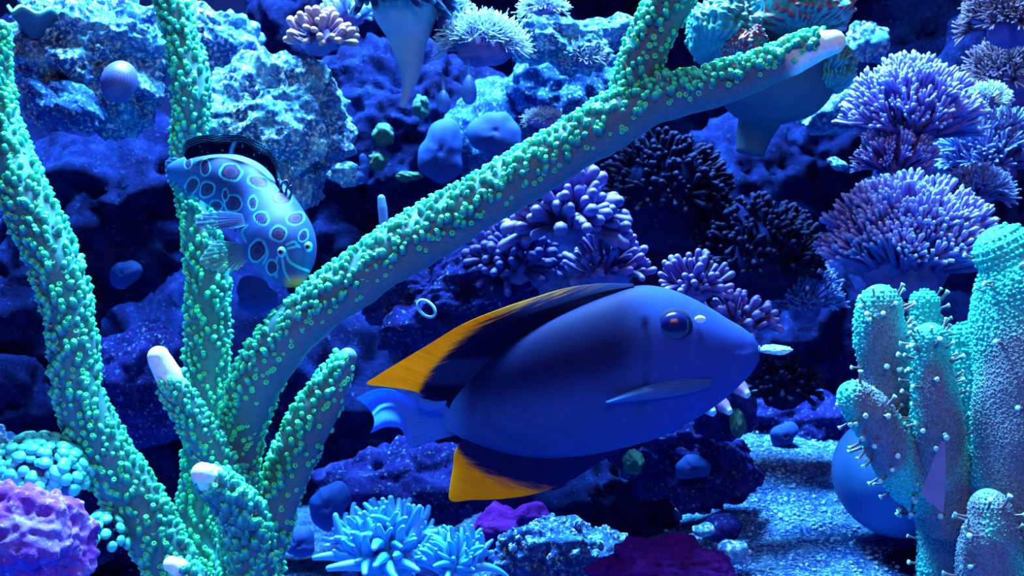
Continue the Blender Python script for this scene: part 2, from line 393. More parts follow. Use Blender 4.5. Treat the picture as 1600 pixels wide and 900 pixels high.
def branch(pts, sp=15, dens='all', white=0, psize=1.0, rs=.87, scallop=0):
    """pts: (px, py, width px, Y) from root to tip"""
    ctl = np.array([(*P(a, b, y), L(wd, y)/2*rs) for a, b, wd, y in pts])
    ln = np.linalg.norm(np.diff(ctl[:, :3], axis=0), axis=1).sum()
    n = max(24, int(ln/.0028)); cr = catmull(ctl, n); C, R = cr[:, :3], cr[:, 3]
    V, F = tube(C, R, 28, True, 6)
    T, N, B = frames(C)
    cols = np.zeros((len(V), 3)); rings = len(V)//28
    for i in range(len(V)):
        ri = min(i//28, n-1); c = C[ri]; d = V[i]-c; v = Vector(V[i])
        f = 1+.10*noise.noise(v*60)+.05*noise.noise(v*160)
        if scallop: f += .24*(abs(math.sin(ri*.62+1.3*abs(math.sin((i % 28)/28*math.pi*9))))-.5)
        if i//28 < n: V[i] = c+d*f
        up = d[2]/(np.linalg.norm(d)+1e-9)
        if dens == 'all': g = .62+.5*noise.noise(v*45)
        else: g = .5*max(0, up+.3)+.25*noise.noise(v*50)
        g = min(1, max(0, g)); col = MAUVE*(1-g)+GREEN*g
        if white:
            along = (ri/(n-1)); wgt = sm(1-white, 1-white*.35, along+.03*noise.noise(v*90)); col = col*(1-wgt)+WHITE*wgt
        cols[i] = col
    b = obj('branch', V, F, M['branch'], colony, {'Col': cols})
    if white: b['label'] = 'short branch with a bare white tip'
    # polyps in a golden spiral down the branch
    s = L(sp*.86, pts[len(pts)//2][3]); area_ = 2*math.pi*R.mean()*ln; cnt = int(area_/(s*s)*1.05)
    stuff = {0: [], 1: [], 2: []}
    for q in range(cnt):
        t = (q+rnd.random()*.9)/cnt*(n-1); i = min(int(t), n-2); fr = t-i
        c = C[i]*(1-fr)+C[i+1]*fr; r = R[i]*(1-fr)+R[i+1]*fr
        if white and t/(n-1) > 1-white*(.45 if white > .1 else .15): continue
        a = q*2.39996+rnd.uniform(-.35, .35)
        nr = math.cos(a)*N[i]+math.sin(a)*B[i]; up = nr[2]
        if dens == 'top':
            # thick on the lit flank, sparse flat rings low on the front, bare underneath
            if up < (-.55 if not scallop else -.8): continue
            e = noise.noise(Vector(c)*40)*.25
            if up < (-.22 if not scallop else -.9)+e*1.3:
                if rnd.random() > .72+up*.6: continue
                ty, sz = 2, .72
            else: ty, sz = rnd.choice((0, 1)), .66
            if scallop and up < .35: ty, sz = 1, .85
        else:
            ty, sz = rnd.choice((0, 0, 0, 1, 1, 2)), .64
        sz *= s*psize*rnd.uniform(.72, 1.18)
        loc = Vector(c+nr*r*.985)
        d = Vector(nr)*.8+Vector((0, 0, (1.3 if scallop and up < .35 else .55) if ty != 2 else .1))+Vector(T[i])*.15+Vector((rnd.uniform(-.2, .2), rnd.uniform(-.2, .2), rnd.uniform(-.2, .2)))
        up_ang = rnd.uniform(0, 6.28)
        Mx = orient(loc, d, sz*(1.18 if ty != 2 else .85), up_ang, .84 if ty != 2 else 1.0)
        if white:
            pass
        vis = -nr[1]+.3*nr[2]
        cand.append([sz*max(vis, 0)/(loc.y-CAM_Y), ty, Mx, b])
    return b
branch([(300, 960, 80, .03), (255, 865, 88, .025), (205, 775, 92, .02), (155, 695, 88, .015), (120, 610, 78, .01), (112, 520, 78, .01), (90, 425, 82, .01), (45, 320, 80, .01), (12, 220, 56, .015), (-2, 120, 36, .02), (2, 40, 22, .02)], 15.5, 'all', 0, 1.05)
branch([(318, 960, 78, .06), (308, 830, 66, .065), (316, 720, 66, .07), (320, 600, 72, .07), (326, 490, 74, .07), (322, 410, 70, .07), (305, 330, 52, .07), (292, 240, 48, .075), (300, 155, 58, .075), (290, 80, 56, .08), (264, 0, 46, .08), (250, -40, 40, .08)], 14, 'all')
branch([(385, 960, 60, .04), (372, 800, 62, .03), (378, 680, 74, .02), (397, 606, 90, .005), (446, 532, 92, -.005), (503, 478, 90, -.01), (572, 427, 96, -.01), (640, 382, 100, -.01), (720, 335, 98, -.01), (800, 287, 96, -.012), (880, 238, 94, -.015), (950, 195, 96, -.02), (1015, 158, 88, -.025), (1080, 145, 76, -.035), (1150, 125, 70, -.05), (1220, 97, 62, -.06), (1280, 72, 54, -.07), (1302, 66, 44, -.075)], 13.2, 'top', .06, 1.05)
branch([(975, 190, 60, -.02), (985, 150, 70, -.022), (1003, 95, 76, -.025), (1030, 35, 78, -.03), (1065, -30, 74, -.035), (1090, -80, 60, -.04)], 14, 'top', 0, 1.05)
branch([(375, 800, 60, .01), (345, 735, 62, -.005), (318, 685, 58, -.01), (288, 635, 52, -.015), (262, 585, 46, -.02), (248, 558, 40, -.022)], 14, 'all', .26, 1.0)
branch([(392, 960, 70, -.02), (394, 870, 74, -.03), (382, 810, 72, -.04), (352, 768, 60, -.055), (325, 745, 46, -.065), (316, 740, 40, -.07)], 14, 'top', .16, 1.05, scallop=1)
branch([(405, 960, 54, .05), (420, 850, 62, .045), (438, 775, 72, .04), (464, 705, 80, .035), (495, 645, 76, .03), (522, 595, 60, .03), (543, 558, 34, .03)], 15, 'top')
branch([(345, 960, 60, -.05), (310, 915, 50, -.055), (282, 890, 38, -.058), (268, 882, 30, -.06)], 14, 'top', .25)
cand.sort(key=lambda c: -c[0])
rest = {}
for k, (sc, ty, Mx, b) in enumerate(cand):
    if k < 300: inst('polyp', (me_nub[0], me_nub[1], me_ring)[ty], Mx, b)
    else: rest.setdefault(b.name, (b, {0: [], 1: [], 2: []}))[1][ty].append(Mx)
for b, d in rest.values():
    ms = [join_inst((NUB, NUB2, RING)[ty], d[ty]) for ty in d if d[ty]]
    V, F, A = merge(ms)
    obj('polyps', V, F, M['polyp'], b, {'tip': A}, kind='stuff')

# ------------------------------------------------------------------ grid sheets (fins)
def sheet(upper, lower, n, m, Yf, colf, th=.0006, bulge=None):
    """thin two sided sheet between two pixel curves; Yf(t, s) gives depth, colf(px, py, t, s) the colour"""
    U, Lw = catmull(upper, n), catmull(lower, n)
    V, Cc = [], []
    for side in (-1, 1):
        for i in range(n):
            t = i/(n-1)
            for j in range(m):
                s = j/(m-1); p = U[i]*(1-s)+Lw[i]*s
                if bulge: p = p+np.array(bulge(t, s))
                y = Yf(t, s); e = th*(1-.7*abs(2*s-1))
                v = P(p[0], p[1], y); v.y += side*e; V.append(v); Cc.append(colf(p[0], p[1], t, s))
    K = n*m; F = []
    for i in range(n-1):
        for j in range(m-1):
            a = i*m+j; F.append((a, a+1, a+m+1, a+m)); F.append((K+a, K+a+m, K+a+m+1, K+a+1))
    for i in range(n-1):
        for j in (0, m-1):
            a = i*m+j; q = (a, a+m, K+a+m, K+a); F.append(q if j == 0 else q[::-1])
    for j in range(m-1):
        for i in (0, n-1):
            a = i*m+j; q = (a, K+a, K+a+1, a+1); F.append(q if i == 0 else q[::-1])
    return V, F, np.array(Cc)
def ball(c, rx, ry, rz, k=3):
    V, F = ico(k); return V*np.array((rx, ry, rz))+np.array(c), F

# ------------------------------------------------------------------ the large orange finned fish
tang = thing('surgeonfish', 'large dark blue surgeonfish with orange edged fins, swimming right across the centre', 'fish', P(930, 580, 0))
bx = [686, 705, 730, 760, 800, 850, 900, 950, 1000, 1040, 1080, 1110, 1140, 1162, 1178, 1187]
bt = [634, 620, 596, 566, 533, 504, 481, 461, 446, 450, 465, 481, 500, 513, 527, 542]
bb = [670, 676, 689, 700, 711, 717, 714, 706, 693, 680, 659, 640, 617, 596, 578, 562]
bh = [2, 8, 20, 33, 46, 56, 61, 63, 62, 58, 51, 44, 35, 26, 18, 8]
st = catmull(np.array([(a, 0, 0, b, c, d) for a, b, c, d in zip(bx, bt, bb, bh)]), 150)
NAVY, MID, HEAD = np.array((.002, .006, .075)), np.array((.015, .050, .27)), np.array((.014, .040, .31))
V, cols, seg = [], [], 72
def darkness(px, py):
    yl = 652-(px-690)*.20
    d = sm(30, -45, py-yl)*sm(1035, 955, px+ (py-520)*.15)
    d = max(d, .75*sm(760, 700, px)*sm(645, 615, py))
    return float(d)
for x, _, _, t, b, h in st:
    mid, hh = (t+b)/2, (b-t)/2
    for j in range(seg):
        a = j/seg*2*math.pi; ca, sa = math.cos(a), math.sin(a)
        y = -h*math.copysign(abs(ca)**1.15, ca); py = mid-hh*sa
        # gill cover groove and cheek
        gx = 1012-(py-560)**2*.0016
        g = math.exp(-((x-gx)/5)**2)*(1 if 500 < py < 645 else 0)
        y *= 1-.07*g
        if x > 1150: y *= 1+.12*math.exp(-((py-551-(1187-x)*.25)/7)**2)*math.copysign(-1, 1)*(-1 if abs(py-551) > 9 else 1)
        V.append(P(x, py, L(y)))
        d = darkness(x, py)
        hm = sm(960, 1080, x)
        c = MID*(1-hm)+HEAD*hm
        c = c*(1-d)+NAVY*d
        rip = .5+.5*math.sin(py*1.15+3*math.sin(x*.02))
        c = c*(1-.22*rip*sm(980, 800, x)*(1-d*.7))
        c = c*(1-.18*g)
        tb = float(sm(742, 694, x)); c = c*(1-tb)+np.array((.02, .13, .55))*tb
        # pale flecks on cheek and brow
        fl = noise.noise(Vector((x*.055-py*.02, py*.14+x*.03, 0)))
        c = c*(1+.45*max(0, fl-.25)*hm)
        # lips a little darker
        c = c*(1-.25*sm(1172, 1186, x))
        cols.append(c)
n = len(st)
F = [(i*seg+j, i*seg+(j+1) % seg, (i+1)*seg+(j+1) % seg, (i+1)*seg+j) for i in range(n-1) for j in range(seg)]
F.append(tuple(range(seg))[::-1]); F.append(tuple((n-1)*seg+j for j in range(seg)))
obj('body', V, F, M['fish'], tang, {'Col': np.array(cols)})
ORANGE, FBLUE, FDARK = np.array((1.0, .46, .010)), np.array((.03, .22, .95)), np.array((.012, .02, .13))
def streak(px, py, dx, dy):
    u = (px*dx+py*dy); v = (-px*dy+py*dx)
    return noise.noise(Vector((u*.02, v*.36, 2)))*1.0+noise.noise(Vector((u*.05, v*.8, 5)))*.5
def dorsal_col(px, py, t, s):
    yb = np.interp(px, [640, 655, 665, 690, 720, 760, 820, 900, 960], [640, 612, 592, 560, 532, 500, 472, 452, 440])
    k = streak(px, py, -.93, .36)
    o = sm(-9, 9, (yb-py)+k*10)*sm(985, 800, px)
    blue = np.array((.002, .010, .12))*(1-sm(860, 960, px))+MID*.8*sm(860, 960, px)
    if px < 655: o = max(o, sm(665, 648, px+k*8))
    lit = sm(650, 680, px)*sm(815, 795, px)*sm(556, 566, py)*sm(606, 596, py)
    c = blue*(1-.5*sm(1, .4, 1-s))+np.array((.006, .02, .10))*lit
    ed = ORANGE*(.62+.38*sm(840, 720, px))
    c = c*(1-o)+ed*o
    return c*(.86+.2*noise.noise(Vector((px*.01, py*.5-px*.2, 0))))
V, F, Cc = sheet([(990, 443), (940, 443), (885, 450), (840, 463), (780, 483), (720, 508), (670, 538), (620, 568), (588, 588), (573, 599), (600, 604), (645, 611), (696, 632)],
                 [(990, 452), (960, 466), (930, 480), (890, 494), (850, 511), (810, 533), (780, 556), (752, 584), (735, 604), (722, 616), (715, 626), (709, 634), (704, 640)], 170, 60, lambda t, s: .004*math.sin(t*9)*(1-s)-.002, dorsal_col, .0012)
dl = obj('dorsal_fin', V, F, M['fin'], tang, {'Col': Cc}); dl['label'] = 'tall dark back fin with a broad orange edge'
def anal_col(px, py, t, s):
    yb = np.interp(px, [700, 712, 730, 760, 800, 840, 900, 960], [640, 698, 720, 742, 756, 764, 768, 770])
    k = streak(px, py, -.95, -.3)
    o = sm(-9, 9, (py-yb)+k*9)*sm(915, 850, px)
    c = np.array((.002, .010, .13))
    c = c*(1-o)+ORANGE*(.85+.1*k)*o
    return c
V, F, Cc = sheet([(975, 697), (935, 705), (890, 712), (850, 713), (810, 710), (780, 704), (760, 698), (748, 694), (740, 690), (734, 687), (728, 684)],
                 [(985, 695), (935, 724), (888, 752), (845, 769), (790, 779), (740, 781), (702, 780), (703, 760), (708, 728), (711, 704), (716, 694)], 150, 50, lambda t, s: .003*math.sin(t*8)*s-.001, anal_col, .0012)
dl = obj('anal_fin', V, F, M['fin'], tang, {'Col': Cc}); dl['label'] = 'dark belly fin ending in a large orange patch'
def tail_col(px, py, t, s):
    c = FBLUE*(.75+.5*t)+np.array((.0, .03, .05))*noise.noise(Vector((px*.02, py*.5, 3)))
    r = .5+.5*math.sin(s*70)
    return np.maximum(c*(.85+.15*r)*sm(.0, .3, t+.15), 0)
V, F, Cc = sheet([(712, 628), (692, 630), (668, 624), (640, 619), (615, 609), (585, 609), (556, 622)],
                 [(712, 680), (690, 686), (664, 694), (648, 700), (641, 699), (634, 684), (626, 670), (606, 667), (578, 677)], 70, 30,
                 lambda t, s: float(sm(.0, .35, t))*(-.003+.012*t*t*math.sin(s*5.0+.5)-.010*t*(s-.5)), tail_col, .0008, lambda t, s: (16*4*s*(1-s)*t**5, 0))
obj('tail_fin', V, F, M['fin'], tang, {'Col': Cc})
V, F, Cc = sheet([(655, 620), (670, 626), (684, 627), (698, 626)], [(652, 634), (670, 642), (684, 640), (697, 632)], 16, 6, lambda t, s: -.008-.006*t, lambda *a: FBLUE*.8, .0008)
obj('tail_lobe', V, F, M['fin'], tang, {'Col': Cc})
def pec_col(px, py, t, s):
    r = .5+.5*math.sin(s*38+t*2)
    return np.array((.05, .17, .62))*(.6+.4*r)*(.75+.4*t)
for side in (-1, 1):
    V, F, Cc = sheet([(1112, 592), (1075, 592), (1035, 597), (985, 611), (946, 627)], [(1108, 606), (1075, 615), (1040, 621), (995, 626), (948, 631)], 40, 18,
                     lambda t, s: side*(.0150+.011*t+.004*math.sin(s*3)*t), pec_col, .0006)
    obj('pectoral_fin', V, F, M['fin'], tang, {'Col': Cc})
M['eye'] = tip_mat('fish_eye', [(0, (.004, .012, .16)), (.55, (.004, .010, .12)), (.62, (.03, .05, .10)), (1, (.012, .03, .10))], .08, .6, .05)
M['pupil'] = flat_mat('fish_pupil', (.002, .006, .09), (.003, .01, .13), 40, .22, .4, 0)
M['eyerim'] = flat_mat('eye_rim', (.004, .008, .05), (.008, .014, .07), 200, .7, .05)
for side in (-1, 1):
    yc = side*(L(49)-L(9))
    c = P(1053, 510, 0)+Vector((0, yc, 0))
    c.x *= (1+yc/.62*(1 if side < 0 else 1)); c.z = CAM_Z+(c.z-CAM_Z)*(1+yc/.62)
    v, f = ico(3)
    e = obj('eye', v*np.array((L(29), L(15), L(28)))+np.array(c), f, M['eyerim'], tang, {'tip': np.zeros(len(v))})
    Vp, Fp = ball(Vector(c)+Vector((0, side*L(7), 0)), L(23), L(12), L(22.5))
    obj('pupil', Vp, Fp, M['pupil'], e)
mv = [P(1187, 541, -L(4)), P(1184, 549, -L(9)), P(1176, 556, -L(14)), P(1168, 562, -L(19))]
Cv = catmull(np.array([tuple(v) for v in mv]), 14)
V, F = tube(Cv, np.full(14, L(2.2)), 8)
M['lip'] = flat_mat('fish_lip', (.02, .07, .36), (.03, .09, .42), 90, .5)
obj('mouth', V, F, M['lip'], tang)
M['glint'] = flat_mat('pale_glint', (.4, .85, .95), (.5, .9, .95), 90, .3)
V, F = ball(P(1094, 499, -L(41)), L(8.5), L(3), L(6)); o = obj('glint', V, F, M['glint'], tang); o['label'] = 'pale fleck of modelled highlight on the brow beside the eye'  # solid pale ball standing in for a highlight on the brow

# ------------------------------------------------------------------ the spotted dragonet
dr = thing('spotted_dragonet', 'small blue dragonet with ringed spots, curled beside the upright branch', 'fish', P(400, 330, .03))
sp = np.array([(268, 266, 0, .045, 12), (286, 268, 0, .042, 22), (312, 272, 0, .038, 34), (348, 282, 0, .034, 45), (384, 296, 0, .030, 49), (410, 322, 0, .024, 48), (426, 350, 0, .018, 52), (438, 378, 0, .012, 55), (450, 408, 0, .006, 46), (459, 430, 0, .001, 27), (465, 443, 0, -.001, 13), (467, 447, 0, -.001, 5)])
sr = catmull(sp, 300)
C = np.array([tuple(P(a, b, y)) for a, b, _, y, r in sr]); R = np.array([L(r, y) for a, b, _, y, r in sr])
V, F = tube(C, R, 150, True, 0)
dep = V[:, 1]-CAM_Y; PX = V[:, 0]/dep*FPX+800; PY = 450-(V[:, 2]-CAM_Z)/dep*FPX
spots = [(294, 255, 5, 8, 0), (321, 262, 7, 11, 0), (361, 269, 16, 13, 0), (404, 284, 16, 9, .3), (439, 309, 15, 11, 0), (395, 317, 6, 10, 0), (324, 296, 10, 12, .4), (300, 290, 9, 13, .5),
         (409, 341, 11, 9, .5), (462, 341, 13, 9, -.2), (435, 365, 12, 11, 0), (474, 368, 6, 9, .4), (402, 392, 12, 16, .3), (364, 318, 13, 12, .3), (352, 305, 4, 8, 0), (425, 418, 8, 10, 0), (338, 322, 9, 8, 0)]
BODY, SPOT, RED, CY = np.array((.010, .060, .30)), np.array((.003, .010, .12)), np.array((.075, .03, .11)), np.array((.03, .38, .64))
cols = np.tile(BODY, (len(V), 1))
cols = cols*(1+.25*np.sin(PX*.05)[:, None])
br = sm(425, 445, PY)*sm(440, 452, PX); cols = cols*(1-br[:, None])+np.array((.42, .28, .10))*br[:, None]
lines = [[(446, 392), (452, 408), (468, 418), (484, 424)], [(433, 402), (430, 418), (432, 432)], [(441, 405), (445, 425), (452, 438)], [(450, 388), (466, 384)], [(448, 382), (460, 378), (468, 386)], [(386, 352), (378, 362), (384, 378)], [(412, 378), (418, 396), (412, 412)]]
for ln in lines:
    q = catmull(np.array([(a, b, 0) for a, b in ln], float), 40)
    dd = np.min(np.hypot(PX[:, None]-q[None, :, 0], PY[:, None]-q[None, :, 1]), axis=1)
    wgt = .8*sm(2.6, 1.2, dd)[:, None]; cols = cols*(1-wgt)+CY*wgt
wob = np.array([noise.noise(Vector((a*.09, b*.09, 0))) for a, b in zip(PX, PY)])
for cx, cy, rx, ry, an in spots:
    dx, dy = PX-cx, PY-cy; u = (dx*math.cos(an)+dy*math.sin(an))/rx; v = (-dx*math.sin(an)+dy*math.cos(an))/ry
    d = np.hypot(u, v)*(1+.18*wob); px1 = 1.2/min(rx, ry)
    o = sm(1.10+px1*1.3, 1.06+px1*.5, d)[:, None]; cols = cols*(1-o)+CY*o
    i = sm(1.00, .94, d)[:, None]; cols = cols*(1-i)+SPOT*i
    r = .9*(sm(.46, .53, d)*sm(.68, .60, d))[:, None]; cols = cols*(1-r)+RED*r
obj('body', V, F, M['dragonet'], dr, {'Col': cols})
# eyes on little turrets
for ex, ey, Y in ((440, 394, -.026), (482, 386, -.004)):
    c = P(ex, ey, Y); Vb, Fb = ball(c, L(7, Y), L(9, Y), L(9, Y))
    t = np.array([1-min(1, np.hypot(v[0]-c.x, v[2]-c.z)/L(9, Y)) for v in Vb])
    M['deye'] = M.get('deye') or tip_mat('dragonet_eye', [(0, (.03, .15, .58)), (.45, (.05, .40, .75)), (.55, (.22, .12, .12)), (.66, (.20, .10, .10)), (.72, (.01, .01, .05))], .2, .5, .05)
    e = obj('eye', Vb, Fb, M['deye'], dr, {'tip': t})
def dfin(px, py, t, s):
    k = s*8.5+.45*math.sin(t*17)+.35*math.sin(t*41)
    l = abs((k % 1)-.5)*2
    c = np.array((.0008, .003, .035)); wgt = sm(.70, .92, l)*sm(.42, .30, s)*.8+sm(.95, .99, s)*(.9 if math.sin(t*30) > -.3 else .1)
    sk = noise.noise(Vector((px*.22, py*.22, 0))); wgt = min(1, max(wgt, sm(.50, .62, sk)*.7))
    wgt = max(wgt, sm(.022, .008, abs(t-.40-.05*(1-s)))*sm(.25, .5, s))
    return c*(1-wgt)+np.array((.04, .36, .70))*wgt
V, F, Cc = sheet([(284, 238), (290, 222), (312, 212), (345, 210), (380, 212), (410, 224), (430, 246), (437, 275), (438, 300)],
                 [(292, 250), (306, 246), (322, 243), (345, 241), (370, 242), (395, 250), (414, 262), (428, 278), (434, 300)], 120, 40, lambda t, s: .026-.012*t+.002*math.sin(t*24)*(1-s), dfin, .0006)
f2 = obj('dorsal_fin', V, F, M['fin'], dr, {'Col': Cc}); f2['label'] = 'black back fin with wavy cyan lines'
M['spine'] = flat_mat('dark_fin_spine', (.008, .02, .12), (.02, .08, .3), 200, .4)
for pts in ([(438, 302), (442, 285), (448, 282), (452, 290)], [(446, 306), (450, 292), (456, 290)], [(452, 312), (458, 290), (459, 272), (456, 262)], [(444, 308), (440, 296), (434, 280)]):
    q = catmull(np.array([tuple(P(a, b, .012)) for a, b in pts]), 12)
    Vt, Ft = tube(q, np.linspace(L(2.6), L(1.2), 12), 6); obj('fin_spine', Vt, Ft, M['spine'], dr)
def fan(name, a, b, arc, Yr, Yt, cin, cout, rays, mat, parent, alpha=1.0):
    def cf(px, py, t, s):
        r = .5+.5*math.sin(t*rays*2*math.pi)
        return (np.array(cin)*(1-s)+np.array(cout)*s)*(.65+.45*r)
    base = [tuple(np.array(a)*(1-k)+np.array(b)*k) for k in np.linspace(0, 1, len(arc))]
    V, F, Cc = sheet(base, arc, max(60, rays*5), 18, lambda t, s: lerp(Yr, Yt, s)+.0012*math.sin(t*rays*6.28)*s, cf, .0004,
                     lambda t, s: (0, 1.6*math.sin(t*rays*6.28)*s*s))
    return obj(name, V, F, mat, parent, {'Col': Cc})
fan('pelvic_fin', (384, 382), (386, 398), [(340, 374), (322, 390), (312, 410), (328, 421), (352, 424), (374, 420), (384, 410)], .016, .006, (.05, .30, .62), (.16, .62, .70), 13, M['clearfin'], dr)
fan('pectoral_fin', (378, 334), (384, 352), [(352, 330), (328, 332), (308, 338), (306, 350), (322, 358), (346, 358), (372, 356)], .002, -.002, (.10, .26, .70), (.14, .40, .80), 12, M['clearfin'], dr)
fan('tail_fin', (290, 250), (300, 284), [(272, 245), (260, 250), (258, 266), (262, 284), (276, 300), (290, 306), (304, 304)], .036, .044, (.02, .06, .28), (.05, .2, .55), 11, M['clearfin'], dr)

# ------------------------------------------------------------------ soft coral polyp templates (unit height along +Z)
def t_finger(rad=.16, bend=.25, seg=7, n=6, bulb=1.15):
    z = np.linspace(0, 1-rad, n); C = np.stack([bend*z**2, 0*z, z], 1)
    R = rad*(.72+.28*z)*np.where(z > .6, bulb, 1); V, F = tube(C, R, seg, True, 3)
    return V, F, np.clip(V[:, 2], 0, 1)
def t_taper(rad=.12, bend=.3, seg=7, n=9, wig=0):
    z = np.linspace(0, 1, n); C = np.stack([bend*z**2+wig*np.sin(z*5), 0*z, z-.25*abs(bend)*z**3], 1)
    R = rad*(1-.62*z**1.6); V, F = tube(C, R, seg, True, 2)
    return V, F, np.clip(np.repeat(np.linspace(0, 1, len(V)//seg), seg), 0, 1)
def t_flower(stalk=.6, tent=8, tl=.45, rad=.07, trad=.035, open_=.5, seg=5, knob=1.0, seed=1):
    r = random.Random(seed); ps = []
    z = np.linspace(0, stalk, 4); C = np.stack([.06*np.sin(z*3), 0*z, z], 1); V, F = tube(C, rad*(1+.5*(z/stalk)**3), 6)
    ps.append((V, F, V[:, 2]*.6)); top = C[-1]
    for k in range(tent):
        a = k/tent*6.283+r.uniform(-.2, .2); l = tl*r.uniform(.8, 1.15); u = np.linspace(0, 1, 4); o = open_*r.uniform(.75, 1.2)
        rr = (rad+l*o*u**1.0*(1.0)); hz = l*(u*(1-.25*o*u))
        C = np.stack([top[0]+rr*math.cos(a)-rad*math.cos(a)*.4, top[1]+rr*math.sin(a)-rad*math.sin(a)*.4, top[2]-.02+hz], 1)
        V, F = tube(C, trad*np.array([1.1, 1.0, .9, .95*knob]), seg-1, True, 1)
        ps.append((V, F, .6+.4*np.repeat(np.linspace(0, 1, len(V)//(seg-1)), seg-1)))
    return merge(ps)
def t_bead(seed=1):
    V, F, A = lathe([(.22, 0, 0), (.2, .35, .1), (.34, .45, .3), (.52, .62, .6), (.56, .78, .85), (.45, .93, 1), (.22, 1.0, 1)], 10)
    return V, F, A
def meshes(ts, mat): return [mk('polyp', t[0], t[1], mat, {'tip': t[2]}) for t in ts]
def clump(name, label, cat, cx, cy, rx, rz, Y, mes, n, size, base_mat, part='polyp', up=.4, ry=None, group=None, core=.62, lo=-.35, back=.35, spread=1.0, seed=0, basename='base', wide=1.0, lift=0):
    r = random.Random(seed+int(cx)*7+int(cy)); c = P(cx, cy, Y); a, b = L(rx, Y), L(rz, Y); ry = ry or (a+b)/2
    t = thing(name, label, cat, c-Vector((0, 0, b)), group)
    V0, F = ico(4); out = []
    for v in V0:
        p = Vector(v); d = core*(1+.25*noise.noise(p*2+Vector((cx, cy, 0))))
        out.append((c.x+p.x*a*d, c.y+p.y*ry*d, c.z+p.z*b*d))
    obj(basename, out, F, base_mat, t, {'tip': np.zeros(len(out)), 'Col': np.tile((.05, .06, .25), (len(out), 1))})
    k = 0; i = 0; N = int(n*2.6)
    while k < n and i < N:
        zz = 1-2*(i+.5)/N; ph = i*2.39996+r.uniform(-.3, .3); i += 1
        d = Vector((math.sqrt(1-zz*zz)*math.cos(ph), math.sqrt(1-zz*zz)*math.sin(ph), zz))
        if d.z < lo or d.y > back or r.random() > .92: continue
        loc = Vector((c.x+d.x*a*core*.92, c.y+d.y*ry*core*.92, c.z+d.z*b*core*.92))
        q = Vector((d.x*spread, d.y*spread, d.z))+Vector((0, 0, up))+Vector((r.uniform(-.25, .25), r.uniform(-.25, .25), r.uniform(-.25, .25)))
        s = L(r.uniform(*size), Y)
        inst(part, mes[r.randrange(len(mes))], orient(loc, q, s, r.uniform(0, 6.28), wide), t); k += 1
    return t
# purple anthelia on the right
M['anth'] = tip_mat('purple_polyps', [(0, (.03, .02, .24)), (.5, (.11, .08, .46)), (.85, (.17, .16, .64)), (1, (.28, .52, .95))], .5, .3, .25)
M['anth_base'] = flat_mat('purple_coral_flesh', (.05, .04, .26), (.09, .08, .36), 70)
AN = meshes([t_flower(.60, 7, .40, .055, .036, .34, seed=k, knob=1.25) for k in range(4)], M['anth'])
clump('soft_coral', 'broad purple soft coral bush of many fingers behind the finger leather coral', 'coral', 1415, 410, 118, 100, .12, AN, 170, (58, 96), M['anth_base'], up=.55, lo=-.75, core=.56)
clump('soft_coral', 'purple soft coral bush in the upper right beside the cyan rock point', 'coral', 1420, 205, 72, 76, .16, AN, 105, (52, 84), M['anth_base'], up=.6, core=.55, lo=-.75)
clump('soft_coral', 'small purple soft coral tuft under the upper right bush', 'coral', 1395, 265, 40, 30, .15, AN, 42, (36, 56), M['anth_base'], up=.3, lo=-.7)
M['anth_dim'] = tip_mat('dim_blue_polyps', [(0, (.03, .04, .26)), (.6, (.06, .10, .45)), (1, (.14, .28, .75))], .5, .3, .25)
AND = meshes([t_flower(.5, 8, .5, .05, .036, .55, seed=9+k) for k in range(3)], M['anth_dim'])
clump('soft_coral', 'dim blue soft coral spray at the right edge below the pale tuft', 'coral', 1548, 255, 60, 62, .22, AND, 80, (40, 64), M['anth_base'], up=.35)
clump('soft_coral', 'dim soft coral tuft between the two right hand purple bushes', 'coral', 1530, 305, 34, 26, .16, AND, 34, (30, 46), M['anth_base'], up=.3)
M['tuft'] = tip_mat('pale_tuft_polyps', [(0, (.20, .12, .16)), (.6, (.24, .35, .6)), (1, (.5, .8, .95))], .5, .3, .2)
TU = meshes([t_flower(.45, 8, .5, .06, .04, .5, seed=21+k) for k in range(2)], M['tuft'])
clump('soft_coral', 'small pale tufted coral alone near the right edge', 'coral', 1541, 160, 24, 24, .2, TU, 30, (20, 32), M['anth_base'], up=.3)
M['brown'] = tip_mat('brown_polyps', [(0, (.02, .02, .12)), (.6, (.06, .045, .16)), (1, (.14, .10, .20))], .55, .25, .25)
BR = meshes([t_flower(.5, 9, .5, .05, .03, .6, seed=31+k) for k in range(3)], M['brown'])
clump('soft_coral', 'dusky brown soft coral filling the top right corner', 'coral', 1580, 40, 66, 56, .24, BR, 110, (34, 54), M['anth_base'], up=.2, back=.5)
clump('soft_coral', 'dark soft coral below the top right corner one', 'coral', 1575, 130, 56, 60, .30, BR, 70, (34, 50), M['anth_base'], up=.2)
clump('soft_coral', 'dim blue soft coral frill left of the broad purple bush, low in the dark', 'coral', 1255, 475, 40, 52, .24, AND, 50, (34, 50), M['anth_base'], up=.4)
